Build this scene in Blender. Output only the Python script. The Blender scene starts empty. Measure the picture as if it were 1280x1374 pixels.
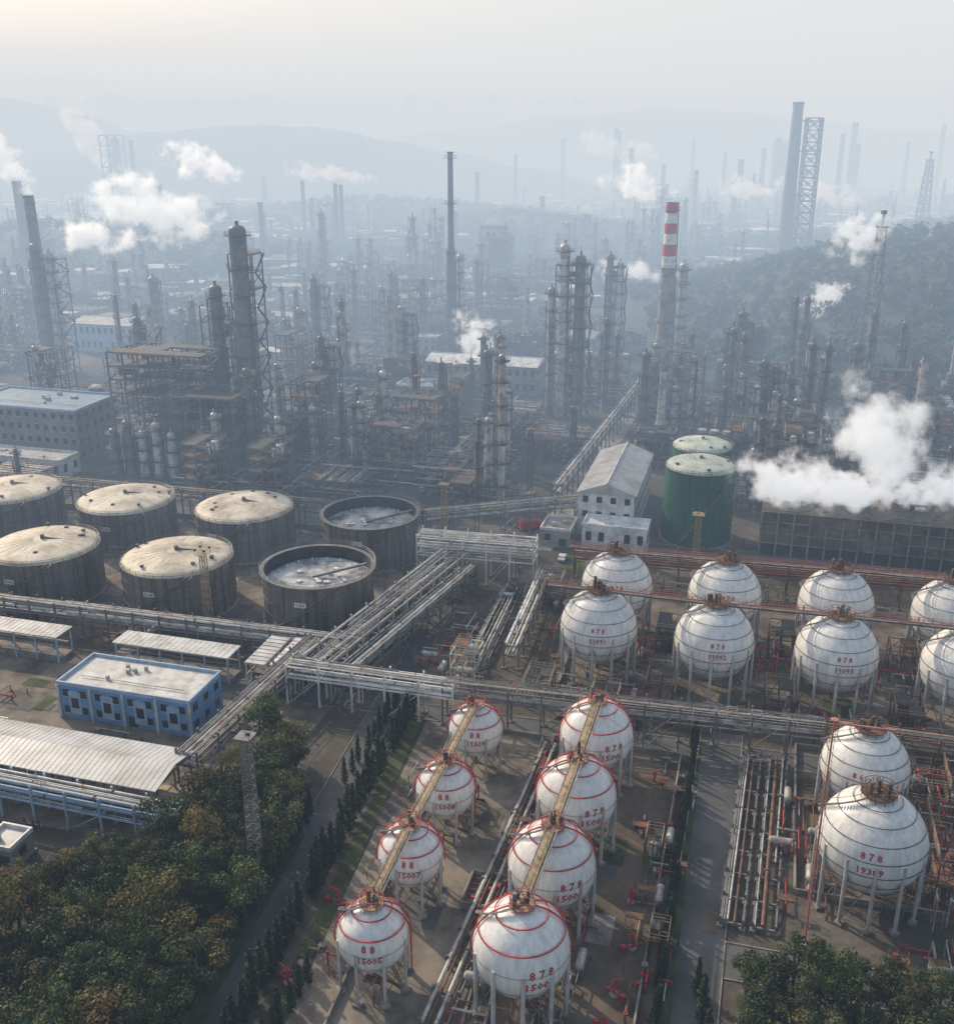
import bpy, math, random, bmesh
from mathutils import Vector, Matrix, noise
R=random.Random(11)
A=math.radians(-15.5)
CA,SA=math.cos(A),math.sin(A)
def site(a,b): return (a*CA-b*SA, a*SA+b*CA)      # plant grid -> world
# ---------------------------------------------------------------- materials
MATS={}
def mat(name,c,rough=.65,var=.3,scale=.25,metal=0.,streak=False,dirt=None,rnd=.15,bump=0.,leaf=False):
    m=bpy.data.materials.new(name); m.use_nodes=True
    nt=m.node_tree; N=nt.nodes; L=nt.links; b=N['Principled BSDF']
    b.inputs['Roughness'].default_value=rough; b.inputs['Metallic'].default_value=metal
    tc=N.new('ShaderNodeTexCoord'); mp=N.new('ShaderNodeMapping')
    if streak: mp.inputs['Scale'].default_value=(1.6,1.6,.12)
    L.new(tc.outputs['Object'],mp.inputs['Vector'])
    oi=N.new('ShaderNodeObjectInfo')
    nz=N.new('ShaderNodeTexNoise'); nz.noise_dimensions='4D'
    nz.inputs['Scale'].default_value=scale; nz.inputs['Detail'].default_value=4; nz.inputs['Roughness'].default_value=.65
    mw=N.new('ShaderNodeMath'); mw.operation='MULTIPLY'; mw.inputs[1].default_value=37.
    L.new(oi.outputs['Random'],mw.inputs[0]); L.new(mw.outputs[0],nz.inputs['W'])
    L.new(mp.outputs[0],nz.inputs['Vector'])
    r=N.new('ShaderNodeValToRGB'); e=r.color_ramp.elements
    d=dirt or tuple(x*(1-var) for x in c)
    e[0].position=.36; e[0].color=(*d,1); e[1].position=.6; e[1].color=(*[min(.9,x*(1+var*.35)) for x in c],1)
    L.new(nz.outputs['Fac'],r.inputs[0])
    hs=N.new('ShaderNodeHueSaturation')
    mr=N.new('ShaderNodeMapRange'); mr.inputs['To Min'].default_value=1-rnd; mr.inputs['To Max'].default_value=1+rnd
    L.new(oi.outputs['Random'],mr.inputs['Value']); L.new(mr.outputs[0],hs.inputs['Value'])
    L.new(r.outputs[0],hs.inputs['Color']); L.new(hs.outputs[0],b.inputs['Base Color'])
    if bump:
        bp=N.new('ShaderNodeBump'); bp.inputs['Strength'].default_value=bump; bp.inputs['Distance'].default_value=.3
        L.new(nz.outputs['Fac'],bp.inputs['Height']); L.new(bp.outputs[0],b.inputs['Normal'])
    if leaf:
        tr=N.new('ShaderNodeBsdfTranslucent'); ms=N.new('ShaderNodeMixShader'); ms.inputs[0].default_value=.4
        L.new(hs.outputs[0],tr.inputs['Color']); L.new(b.outputs[0],ms.inputs[1]); L.new(tr.outputs[0],ms.inputs[2]); L.new(ms.outputs[0],N['Material Output'].inputs['Surface'])
    MATS[name]=m
mat('white_paint',(.78,.79,.79),.35,.1,.9,streak=True,dirt=(.62,.615,.60),rnd=.06)
mat('white_panel',(.70,.71,.71),.5,.25,.4,dirt=(.44,.43,.41))
mat('steel',(.18,.18,.18),.5,.4,.5)
mat('silver_pipe',(.52,.52,.51),.4,.4,.5,metal=.2,dirt=(.25,.23,.21))
mat('dark_steel',(.06,.062,.065),.6,.4,.6)
mat('rust',(.19,.10,.058),.8,.45,.6,dirt=(.08,.05,.036))
mat('red_paint',(.46,.045,.04),.55,.35,1.)
mat('pink_paint',(.48,.20,.16),.6,.3,1.)
mat('ochre_paint',(.42,.33,.21),.6,.35,.8,dirt=(.20,.14,.085))
mat('concrete',(.29,.275,.25),.85,.35,.3,dirt=(.15,.135,.115),bump=.2)
mat('old_concrete',(.20,.172,.138),.9,.45,.13,dirt=(.068,.057,.045),bump=.25)
mat('asphalt',(.11,.11,.112),.85,.35,.12,rnd=0,dirt=(.066,.066,.066))
mat('asphalt_patch',(.30,.29,.27),.85,.35,.2,rnd=0,dirt=(.17,.165,.155))
mat('tank_wall',(.20,.19,.18),.6,.45,.5,streak=True,dirt=(.10,.088,.078),rnd=.08)
mat('tank_roof',(.66,.61,.50),.6,.35,.16,dirt=(.36,.31,.24),rnd=.06)
mat('float_roof',(.42,.44,.46),.5,.6,.22,dirt=(.07,.08,.09))
mat('green_paint',(.028,.12,.075),.5,.25,.5,streak=True)
mat('green_roof',(.56,.60,.52),.5,.3,.3,dirt=(.36,.42,.34))
mat('blue_wall',(.17,.38,.70),.6,.2,.5)
mat('blue_light',(.40,.56,.74),.6,.2,.5)
mat('metal_roof',(.48,.49,.50),.45,.3,.2,rnd=.1,dirt=(.34,.33,.31))
mat('grey_roof',(.18,.185,.19),.6,.3,.25,rnd=.3)
mat('brown_roof',(.13,.10,.085),.8,.3,.25,rnd=.3)
mat('blue_roof',(.18,.30,.44),.5,.3,.3,rnd=.25)
mat('window',(.03,.04,.05),.15,.3,1.)
mat('block_wall',(.30,.285,.26),.8,.3,.3,rnd=.25)
mat('soil',(.145,.11,.078),.95,.5,.11,dirt=(.05,.041,.031),rnd=0,bump=.3)
mat('grass',(.07,.085,.03),.95,.5,.2,dirt=(.03,.036,.016),rnd=0,bump=.4)
mat('bark',(.10,.075,.05),.9,.4,3.)
mat('leaf_dark',(.038,.066,.024),.7,.35,.5,rnd=.4,leaf=True)
mat('leaf_mid',(.085,.115,.034),.7,.35,.5,rnd=.4,leaf=True)
mat('leaf_olive',(.165,.145,.042),.7,.35,.5,rnd=.4,leaf=True)
mat('leaf_rust',(.20,.13,.045),.7,.35,.5,rnd=.4,leaf=True)
mat('cypress_leaf',(.020,.036,.016),.8,.4,.8,rnd=.25)
mat('far_leaf',(.05,.08,.033),.9,.4,.1,rnd=.2,leaf=True)
mat('hill_ground',(.05,.07,.037),.95,.4,.01,rnd=0)
mat('tyre',(.03,.03,.03),.8,.2,2.)
# ---------------------------------------------------------------- mesh builder
class MB:
    def __init__(s): s.v=[];s.f=[];s.m=[];s.s=[]
    def add(s,vs,fs,m,sm=False):
        o=len(s.v); s.v+=vs; s.f+=[tuple(i+o for i in f) for f in fs]; s.m+=[m]*len(fs); s.s+=[sm]*len(fs)
    def box(s,x,y,z,w,d,h,m,a=0.):
        c,n=math.cos(a),math.sin(a); vs=[]
        for zz in (z,z+h):
            for px,py in ((-w/2,-d/2),(w/2,-d/2),(w/2,d/2),(-w/2,d/2)):
                vs.append((x+px*c-py*n,y+px*n+py*c,zz))
        s.add(vs,[(3,2,1,0),(4,5,6,7),(0,1,5,4),(1,2,6,5),(2,3,7,6),(3,0,4,7)],m)
    def tube(s,p,q,r,m,n=6,r2=None,sm=None):
        p=Vector(p);q=Vector(q);d=q-p
        if d.length<1e-5: return
        d.normalize(); u=d.cross(Vector((0,0,1)) if abs(d.z)<.9 else Vector((1,0,0))).normalized(); w=d.cross(u)
        r2=r if r2 is None else r2; vs=[]
        for c,rr in ((p,r),(q,r2)):
            for i in range(n):
                t=2*math.pi*(i+.5)/n; k=c+u*(rr*math.cos(t))+w*(rr*math.sin(t)); vs.append((k.x,k.y,k.z))
        fs=[(i,(i+1)%n,n+(i+1)%n,n+i) for i in range(n)]
        s.add(vs,fs,m,(n>5) if sm is None else sm)
        s.add([vs[i] for i in range(n)],[tuple(range(n-1,-1,-1))],m)
        s.add([vs[n+i] for i in range(n)],[tuple(range(n))],m)
    def cyl(s,x,y,z,r,h,m,n=20,r2=None): s.tube((x,y,z),(x,y,z+h),r,m,n,r2)
    def beam(s,p,q,w,m): s.tube(p,q,w*.707,m,4,sm=False)
    def ring(s,x,y,z,r,t,m,n=32,k=4):
        P=[(x+r*math.cos(2*math.pi*i/n),y+r*math.sin(2*math.pi*i/n),z) for i in range(n)]
        for i in range(n): s.tube(P[i],P[(i+1)%n],t,m,k)
    def lathe(s,x,y,prof,m,n=32,sm=True):
        vs=[];fs=[]
        for (r,z) in prof:
            for i in range(n):
                t=2*math.pi*i/n; vs.append((x+r*math.cos(t),y+r*math.sin(t),z))
        for j in range(len(prof)-1):
            for i in range(n):
                a=j*n+i;b=j*n+(i+1)%n; fs.append((a,b,b+n,a+n))
        s.add(vs,fs,m,sm)
    def dome(s,x,y,z,r,h,m,n=32):
        s.lathe(x,y,[(r*math.cos(t*math.pi/16),z+h*math.sin(t*math.pi/16)) for t in range(8)]+[(.001,z+h)],m,n)
    def drum(s,x,y,z,r,L,m,a=0.):
        c,n=math.cos(a),math.sin(a); e=L/2
        s.tube((x-c*e,y-n*e,z),(x+c*e,y+n*e,z),r,m,14)
        for g in (-1,1): s.tube((x+g*c*e,y+g*n*e,z),(x+g*c*(e+r*.45),y+g*n*(e+r*.45),z),r,m,14,r*.5)
        for g in (-.6,.6): s.box(x+g*c*e,y+g*n*e,z-r-1.2,.6,r*1.6,1.4,'concrete',a)
    def mesh(s,name):
        me=bpy.data.meshes.new(name); me.from_pydata(s.v,[],s.f)
        names=sorted(set(s.m)); idx={k:i for i,k in enumerate(names)}
        for k in names: me.materials.append(MATS[k])
        me.polygons.foreach_set('material_index',[idx[k] for k in s.m])
        me.polygons.foreach_set('use_smooth',s.s); me.update(); return me
def put(me,name,x=0,y=0,z=0,rot=0.,sc=1.):
    if isinstance(me,MB): me=me.mesh(name)
    o=bpy.data.objects.new(name,me); bpy.context.scene.collection.objects.link(o)
    o.location=(x,y,z); o.rotation_euler=(0,0,rot)
    o.scale=(sc,sc,sc) if not isinstance(sc,tuple) else sc
    return o
# ---------------------------------------------------------------- components
def lattice(mb,x,y,z,w0,w1,h,seg,m,t):
    P=[]
    for k in range(seg+1):
        f=k/seg; w=(w0+(w1-w0)*f)/2
        P.append([(x-w,y-w,z+h*f),(x+w,y-w,z+h*f),(x+w,y+w,z+h*f),(x-w,y+w,z+h*f)])
    for k in range(seg):
        for i in range(4):
            j=(i+1)%4
            mb.beam(P[k][i],P[k+1][i],t*1.5,m); mb.beam(P[k+1][i],P[k+1][j],t,m)
            mb.beam(P[k][i],P[k+1][j],t*.8,m); mb.beam(P[k][j],P[k+1][i],t*.8,m)
def frame(mb,x,y,w,d,h,nx,ny,lv,m='steel',t=.35,rng=R,fill=.5):
    xs=[x-w/2+w*i/nx for i in range(nx+1)]; ys=[y-d/2+d*j/ny for j in range(ny+1)]
    for a in xs:
        for b in ys: mb.box(a,b,0,t,t,h,m)
    for k in range(1,lv+1):
        z=h*k/lv
        for b in ys: mb.beam((xs[0],b,z),(xs[-1],b,z),t*.8,m)
        for a in xs: mb.beam((a,ys[0],z),(a,ys[-1],z),t*.8,m)
        for i in range(nx):
            for j in range(ny):
                if rng.random()<fill: mb.box((xs[i]+xs[i+1])/2,(ys[j]+ys[j+1])/2,z+t*.5,w/nx*.98,d/ny*.98,.12,'dark_steel' if rng.random()<.7 else 'rust')
        for zz in (.6,1.15):
            for b in (ys[0],ys[-1]): mb.beam((xs[0],b,z+zz),(xs[-1],b,z+zz),.07,'ochre_paint')
            for a in (xs[0],xs[-1]): mb.beam((a,ys[0],z+zz),(a,ys[-1],z+zz),.07,'ochre_paint')
    for k in range(lv):
        z0,z1=h*k/lv,h*(k+1)/lv
        for b in (ys[0],ys[-1]):
            i=rng.randrange(nx); mb.beam((xs[i],b,z0),(xs[i+1],b,z1),t*.6,m)
        mb.beam((xs[-1]+.9,ys[0] if k%2 else ys[-1],z0),(xs[-1]+.9,ys[-1] if k%2 else ys[0],z1),.4,'dark_steel')
        for b in xs[1:-1]:
            if rng.random()<.6:
                rr=rng.uniform(.5,min(1.8,h/lv*.32)); yy=rng.choice(ys[:-1])+d/ny/2
                mt=rng.choice(['silver_pipe','steel','rust','rust','white_panel'])
                if rng.random()<.5: mb.drum(b,yy,z0+rr+1.3,rr,w/nx*1.1,mt)
                else: mb.cyl(b,yy,z0+.5,rr,h/lv*.7,mt,12); mb.dome(b,yy,z0+.5+h/lv*.7,rr,rr*.4,mt,12)
def column(mb,x,y,r,h,m='silver_pipe',np=5,rng=R,z=0.):
    mb.cyl(x,y,z,r*1.15,h*.08,'concrete',14)
    mb.lathe(x,y,[(r*1.1,z+h*.08),(r,z+h*.14),(r,z+h*.6),(r*.88,z+h*.64),(r*.88,z+h)],m,18); mb.dome(x,y,z+h,r*.88,r*.6,m,18)
    mb.cyl(x,y,z+h+r*.5,r*.2,1.5,m,6)
    for k in range(1,np+1):
        zz=z+h*(.1+.9*(k+rng.uniform(-.25,.0))/np)-.5; ro=r+1.2
        mb.lathe(x,y,[(r*.8,zz),(ro,zz),(ro,zz+.15),(r*.8,zz+.15)],'dark_steel',14,False)
        for q in (.6,1.2): mb.ring(x,y,zz+q,ro,.06,'steel',12,3)
        for i in range(0,12,2):
            t=i*math.pi/6; mb.beam((x+ro*math.cos(t),y+ro*math.sin(t),zz),(x+ro*math.cos(t),y+ro*math.sin(t),zz+1.2),.07,'steel')
    t=rng.uniform(0,6.28)
    for q,rr in ((0,.28),(.5,.18),(2.4,.22)):
        c,s_=math.cos(t+q)*(r+.5),math.sin(t+q)*(r+.5)
        top=z+h*rng.uniform(.7,1.); mb.tube((x+c,y+s_,z+1),(x+c,y+s_,top),rr,rng.choice(['silver_pipe','steel','rust'])); mb.tube((x+c,y+s_,top),(x,y,top),rr,'silver_pipe')
PM=('silver_pipe','steel','rust','silver_pipe','silver_pipe','ochre_paint','steel')
def pipes(mb,x,y,w,L,n,z,rng=R,ms=PM,along='y',rmax=.3):
    o=-w/2
    while o<w/2:
        r=rng.choice((.07,.1,.12,.17,.24,rmax)); o+=r
        if o+r>w/2: break
        m=rng.choice(ms); a,b=-L/2,L/2
        if L>12 and rng.random()<.3: a+=rng.uniform(0,L*.4)
        if L>12 and rng.random()<.3: b-=rng.uniform(0,L*.4)
        if along=='y':
            mb.tube((x+o,y+a,z+r),(x+o,y+b,z+r),r,m)
            if L>20:
                k=a+rng.uniform(3,25)
                while k<b:
                    q=rng.random()
                    if q<.5: mb.tube((x+o,y+k,z+r),(x+o,y+k+.18,z+r),r*1.7,rng.choice(('rust','steel')),8)
                    elif q<.8: mb.cyl(x+o,y+k,z+r,.06,.9,'rust',5); mb.cyl(x+o,y+k,z+r+.8,.25,.06,'red_paint',8)
                    elif r<.2:
                        for (p_,q_) in (((0,0),(0,1)),((0,1),(1.6,1)),((1.6,1),(1.6,0))): mb.tube((x+o,y+k+p_[0],z+r+p_[1]),(x+o,y+k+q_[0],z+r+q_[1]),r,m)
                    k+=rng.uniform(6,30)
        else: mb.tube((x+a,y+o,z+r),(x+b,y+o,z+r),r,m)
        o+=r+rng.choice((.06,.12,.2,.35,.6))
def rack(name,p,q,width,h,levels=2,npipe=8,bay=6.,dz=2.2,m='steel',rng=R,ms=PM,top=None):
    dx,dy=q[0]-p[0],q[1]-p[1]; L=math.hypot(dx,dy); mb=MB(); nb=max(1,int(L/bay)); hw=width/2
    for k in range(nb+1):
        yy=L*k/nb
        for g in (-1,1): mb.box(g*hw,yy,0,.32,.32,h+dz*(levels-1)+.8,m); mb.box(g*hw,yy,0,.8,.8,.35,'concrete')
        for l in range(levels): mb.beam((-hw,yy,h+dz*l-.15),(hw,yy,h+dz*l-.15),.3,m)
        if k<nb and k%3==0:
            for g in (-1,1): mb.beam((g*hw,yy,0),(g*hw,yy+L/nb,h),.15,m)
        if levels>1 and k%2==0: mb.tube((-hw+.5,yy+1,h+dz),(-hw+.5,yy+1,.5),.12,rng.choice(ms))
    for l in range(levels):
        for g in (-1,1): mb.beam((g*(hw+.02),0,h+dz*l-.1),(g*(hw+.02),L,h+dz*l-.1),.26,m)
        pipes(mb,0,L/2,width*.92,L,npipe,h+dz*l+.02,rng,ms)
    if top: mb.box(hw*.75,L/2,h+dz*levels-.4,.9,L,.1,top)
    if h>3:
        for g in (.45,1.0): mb.beam((hw,0,h+dz*(levels-1)+g+.5),(hw,L,h+dz*(levels-1)+g+.5),.07,'ochre_paint')
    put(mb,name,p[0],p[1],0,-math.atan2(dx,dy)); 
def building(name,x,y,w,d,h,wall='block_wall',roof='grey_roof',rot=A,floors=2,gable=0.,units=3,trim=None,rng=R,pil=None):
    mb=MB(); mb.box(0,0,0,w,d,h,wall)
    trim=trim or 'white_panel'
    if gable:
        e=.6
        vs=[(-w/2-e,-d/2-e,h),(w/2+e,-d/2-e,h),(w/2+e,d/2+e,h),(-w/2-e,d/2+e,h)]
        if w>=d: r=[(-w/2-e,0,h+gable),(w/2+e,0,h+gable)]; fs=[(0,1,5,4),(2,3,4,5),(0,4,3),(1,2,5),(3,2,1,0)]
        else: r=[(0,-d/2-e,h+gable),(0,d/2+e,h+gable)]; fs=[(1,2,5,4),(3,0,4,5),(0,1,4),(2,3,5),(3,2,1,0)]
        vs=[(a,b,c+.02) for a,b,c in vs+r]; mb.add(vs,fs,roof)
        if w>=d:
            k=int(w/1.6)
            for i in range(k+1):
                xx=-w/2+w*i/k
                for g in (-1,1): mb.beam((xx,g*(d/2+e),h+.06),(xx,0,h+gable+.06),.09,roof)
            mb.beam((-w/2-e,0,h+gable+.1),(w/2+e,0,h+gable+.1),.35,trim)
        else:
            k=int(d/1.6)
            for i in range(k+1):
                yy=-d/2+d*i/k
                for g in (-1,1): mb.beam((g*(w/2+e),yy,h+.06),(0,yy,h+gable+.06),.09,roof)
            mb.beam((0,-d/2-e,h+gable+.1),(0,d/2+e,h+gable+.1),.35,trim)
    else:
        mb.box(0,0,h+.01,w-.5,d-.5,.12,roof)
        for g in (-1,1):
            mb.box(0,g*(d/2-.05),h+.005,w+.3,.34,.75,trim); mb.box(g*(w/2-.05),0,h+.008,.34,d-.6,.74,trim)
        for i in range(units):
            ux,uy=rng.uniform(-w*.38,w*.38),rng.uniform(-d*.3,d*.3)
            if rng.random()<.5: mb.box(ux,uy,h+.1,rng.uniform(1,2.5),rng.uniform(1,2),rng.uniform(.5,1.2),'metal_roof')
            else: mb.cyl(ux,uy,h+.1,.4,.9,'silver_pipe',10)
        if units>2: mb.tube((-w*.4,-d*.2,h+.5),(w*.4,-d*.2,h+.5),.1,'silver_pipe')
    fh=h/floors
    for f in range(floors):
        z=f*fh+fh*.35; n=max(2,int(w/3.2))
        for i in range(n):
            xx=-w/2+w*(i+.5)/n
            for g in (-1,1):
                if f==0 and i==n//2 and g==-1:
                    mb.box(xx,g*(d/2+.03),0,1.8,.1,2.4,'dark_steel'); continue
                mb.box(xx,g*(d/2+.02),z,1.5,.08,fh*.42,'window'); mb.box(xx,g*(d/2+.05),z-.14,1.7,.18,.12,trim)
        n=max(1,int(d/3.5))
        for i in range(n):
            yy=-d/2+d*(i+.5)/n
            for g in (-1,1): mb.box(g*(w/2+.02),yy,z,.08,1.5,fh*.42,'window')
    if pil:
        n=max(2,int(w/6.5))
        for i in range(n+1):
            xx=-w/2+w*i/n
            mb.box(xx,-d/2-.12,0,.5,.3,h,pil)
        for i in range(n):
            xx=-w/2+w*(i+.5)/n
            mb.box(xx,-d/2-.055,h*.15,2.6,.06,h*.7,'blue_light')
            mb.box(xx,-d/2-.1,h*.35,1.5,.1,h*.3,'window')
    mb.box(0,0,0,w+.5,d+.5,.25,'concrete')
    return put(mb,name,x,y,0,rot)
def text_geo(s,size):
    c=bpy.data.curves.new('t','FONT'); c.body=s; c.size=size; c.align_x='CENTER'; c.resolution_u=1; c.offset=size*.02
    o=bpy.data.objects.new('t',c); bpy.context.scene.collection.objects.link(o)
    dg=bpy.context.evaluated_depsgraph_get(); me=bpy.data.meshes.new_from_object(o.evaluated_get(dg))
    v=[tuple(p.co) for p in me.vertices]; f=[tuple(p.vertices) for p in me.polygons]
    bpy.data.objects.remove(o); bpy.data.meshes.remove(me); return v,f
def ball(rad,kind,lines,rng):
    mb=MB(); zc=rad+3.
    prof=[(max(.001,rad*math.cos(-math.pi/2+math.pi*i/26)),zc+rad*math.sin(-math.pi/2+math.pi*i/26)) for i in range(27)]
    mb.lathe(0,0,prof,'white_paint',56)
    nl=8 if rad<5.5 else (10 if rad<7 else 12); L=[]
    for i in range(nl):
        t=2*math.pi*(i+.5)/nl; x,y=rad*.985*math.cos(t),rad*.985*math.sin(t); L.append((x,y))
        mb.tube((x,y,.4),(x,y,zc+.6),.28 if rad>5.5 else .22,'metal_roof',10); mb.box(x,y,0,1.1,1.1,.45,'concrete',t)
    for i in range(nl):
        a,b=L[i],L[(i+1)%nl]; mb.beam((*a,.8),(*b,zc-1.6),.09,'steel'); mb.beam((*b,.8),(*a,zc-1.6),.09,'steel')
    def sp(lat,lon,o=0.): return ((rad+o)*math.cos(lat)*math.cos(lon),(rad+o)*math.cos(lat)*math.sin(lon),zc+(rad+o)*math.sin(lat))
    def latring(d,t,m,o=.15):
        a=math.radians(d); mb.ring(0,0,zc+(rad+o)*math.sin(a),(rad+o)*math.cos(a),t,m,44,4)
    if kind=='big':
        for d in (-42,-24,-8,9,27,46,64): latring(d,.055,'dark_steel')
    else:
        for d in (30,58): latring(d,.10,'red_paint',.25)
        for d in (-25,4): latring(d,.03,'steel',.08)
        latring(76,.07,'red_paint',.5)
        for lon in (0,math.pi):
            P=[sp(math.radians(l),lon,.28) for l in range(-12,86,7)]
            for i in range(len(P)-1): mb.tube(P[i],P[i+1],.13,'red_paint',4)
    lon=rng.uniform(.2,.9); P=[sp(math.radians(l),lon,.4) for l in range(0,90,8)]
    pm='rust' if kind=='big' else 'red_paint'
    for i in range(len(P)-1): mb.tube(P[i],P[i+1],.11,pm,5)
    mb.tube((P[0][0],P[0][1],0),P[0],.11,pm,5)
    pr=None
    for k in range(34):
        f=k/33; lat=math.radians(2+82*f); ln=2.2+1.7*f; p=sp(lat,ln,.55)
        mb.box(p[0],p[1],p[2],.75,.3,.06,'steel',ln)
        q=(p[0],p[1],p[2]+1.)
        if pr: mb.beam(pr,q,.05,pm)
        pr=q
    e=sp(math.radians(2),2.2,.9); mb.beam((e[0]+3,e[1]+3,0),e,.45,'steel')
    pr_=2.4 if kind=='big' else 1.55; zt=zc+rad+.25
    m2='rust' if kind=='big' else 'ochre_paint'
    mb.lathe(0,0,[(.3,zt),(pr_,zt),(pr_,zt+.14),(.3,zt+.14)],m2,20,False)
    for q in (.6,1.15): mb.ring(0,0,zt+q,pr_,.05,m2 if kind=='big' else 'red_paint',20,4)
    for i in range(12):
        t=i*math.pi/6; mb.beam((pr_*math.cos(t),pr_*math.sin(t),zt-.6),(pr_*math.cos(t),pr_*math.sin(t),zt+1.15),.08,m2)
    for i in range(8 if kind=='big' else 4):
        t=rng.uniform(0,6.28);rr=rng.uniform(.2,pr_*.75); hh=rng.uniform(.8,2.4)
        mb.cyl(rr*math.cos(t),rr*math.sin(t),zt,rng.uniform(.12,.32),hh,rng.choice(['rust','steel','dark_steel']),8)
        mb.cyl(rr*math.cos(t),rr*math.sin(t),zt+hh*.6,.35,.12,'rust',8)
    mb.cyl(0,0,1.,.3,2.1,'steel',8); mb.tube((0,0,1.),(3.5,-2.,1.),.2,'rust')
    for s,size,lat0,lon0 in lines:
        v,f=text_geo(s,size); vs=[]
        for (a,b,_) in v:
            lt=math.radians(lat0)+b/rad; ln=-math.pi/2+math.radians(lon0)+a/rad/math.cos(math.radians(lat0))
            vs.append(sp(lt,ln,.05))
        mb.add(vs,f,'red_paint')
    return mb
# ---------------------------------------------------------------- ground
def sheet(name,pts,z,m):
    mb=MB(); mb.add([(x,y,z) for x,y in pts],[tuple(range(len(pts)))],m); return put(mb,name)
def strip(name,p,q,w,z,m,kerb=True):
    dx,dy=q[0]-p[0],q[1]-p[1]; L=math.hypot(dx,dy); mb=MB()
    mb.add([(-w/2,0,z),(w/2,0,z),(w/2,L,z),(-w/2,L,z)],[(0,1,2,3)],m)
    if kerb:
        for g in (-1,1): mb.box(g*(w/2+.12),L/2,0,.22,L,.15,'concrete')
    return put(mb,name,p[0],p[1],0,-math.atan2(dx,dy))
gm=bpy.data.materials.new('ground_mix'); gm.use_nodes=True; nt=gm.node_tree;N=nt.nodes;Lk=nt.links;b=N['Principled BSDF']
b.inputs['Roughness'].default_value=.95
geo=N.new('ShaderNodeNewGeometry')
def nz(scale,det=6):
    n=N.new('ShaderNodeTexNoise'); n.inputs['Scale'].default_value=scale; n.inputs['Detail'].default_value=det; n.inputs['Roughness'].default_value=.65
    Lk.new(geo.outputs['Position'],n.inputs['Vector']); return n
n1=nz(.035,8); r1=N.new('ShaderNodeValToRGB'); e=r1.color_ramp.elements
e[0].position=.36;e[0].color=(.045,.055,.03,1);e[1].position=.62;e[1].color=(.19,.17,.14,1)
x=e.new(.5);x.color=(.10,.084,.065,1)
Lk.new(n1.outputs['Fac'],r1.inputs[0])
vo=N.new('ShaderNodeTexVoronoi'); vo.inputs['Scale'].default_value=.03; Lk.new(geo.outputs['Position'],vo.inputs['Vector'])
sx=N.new('ShaderNodeSeparateColor'); Lk.new(vo.outputs['Color'],sx.inputs[0])
r2=N.new('ShaderNodeValToRGB'); r2.color_ramp.interpolation='CONSTANT'; e=r2.color_ramp.elements
e[0].position=0;e[0].color=(.045,.07,.033,1);e[1].position=.5;e[1].color=(.12,.105,.08,1)
x=e.new(.72);x.color=(.20,.19,.165,1); x=e.new(.88);x.color=(.46,.44,.40,1)
Lk.new(sx.outputs[0],r2.inputs[0])
spx=N.new('ShaderNodeSeparateXYZ'); Lk.new(geo.outputs['Position'],spx.inputs[0])
mr=N.new('ShaderNodeMapRange'); mr.inputs['From Min'].default_value=500; mr.inputs['From Max'].default_value=900; mr.inputs['To Max'].default_value=.75
Lk.new(spx.outputs['Y'],mr.inputs['Value'])
mx=N.new('ShaderNodeMix'); mx.data_type='RGBA'; Lk.new(mr.outputs[0],mx.inputs[0]); Lk.new(r1.outputs[0],mx.inputs[6]); Lk.new(r2.outputs[0],mx.inputs[7])
n3=nz(.9,6); mm=N.new('ShaderNodeMix'); mm.data_type='RGBA'; mm.blend_type='MULTIPLY'; mm.inputs[0].default_value=.7
Lk.new(mx.outputs[2],mm.inputs[6]); rr3=N.new('ShaderNodeValToRGB'); rr3.color_ramp.elements[0].position=.3; rr3.color_ramp.elements[0].color=(.45,.45,.45,1); rr3.color_ramp.elements[1].position=.65
Lk.new(n3.outputs['Fac'],rr3.inputs[0]); Lk.new(rr3.outputs[0],mm.inputs[7]); Lk.new(mm.outputs[2],b.inputs['Base Color'])
MATS['ground_mix']=gm
sheet('ground',[(-9000,-1500),(9000,-1500),(9000,12000),(-9000,12000)],0,'ground_mix')
strip('road',(-40,70),(-6,229),5.,.02,'asphalt')
strip('road',(17.5,70),(45,166),7.2,.022,'asphalt')
strip('road',(33,110),(90,95),6.5,.016,'asphalt')
strip('road',(-60,186),(120,140),5,.012,'asphalt')
strip('road',(16,255),(73,440),7,.02,'asphalt_patch')
strip('road',(-150,240),(-20,206),5,.012,'asphalt',kerb=False)
strip('road',(-190,310),(180,225),7,.012,'asphalt')
strip('road',(-40,285),(-8,400),6,.016,'asphalt_patch')
sheet('concrete_yard',[(-28,80),(-4,80),(14,170),(-9,172)],.008,'old_concrete')
sheet('concrete_yard',[(-3,80),(17,80),(41,160),(17,168)],.010,'soil')
sheet('concrete_yard',[(46,122),(100,108),(120,150),(56,162)],.008,'soil')
sheet('concrete_yard',[(14,176),(110,152),(130,208),(26,236)],.006,'old_concrete')
sheet('concrete_yard',[(-150,232),(-22,200),(-8,262),(-150,292)],.008,'old_concrete')
sheet('lawn',[(20,240),(40,232),(44,246),(24,252)],.025,'grass')
sheet('concrete_yard',[(-120,150),(-40,132),(-26,182),(-120,205)],.006,'old_concrete')
for i in range(40): # repaired patches and oil stains on the yards
    x,y=R.choice([(-14,125),(25,130),(60,190),(60,170),(-70,230),(-80,180),(26,120)]); x+=R.uniform(-9,9); y+=R.uniform(-22,22) if abs(x)<35 else R.uniform(-5,5); w_,d_=R.uniform(2,6),R.uniform(2,9)
    mb=MB(); mb.add([(-w_/2,-d_/2,0),(w_/2,-d_/2,0),(w_/2,d_/2,0),(-w_/2,d_/2,0)],[(0,1,2,3)],R.choice(['asphalt','concrete','grass','soil','asphalt'])); put(mb,'pavement_patch',x,y,.030+.0015*i,A)
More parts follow.
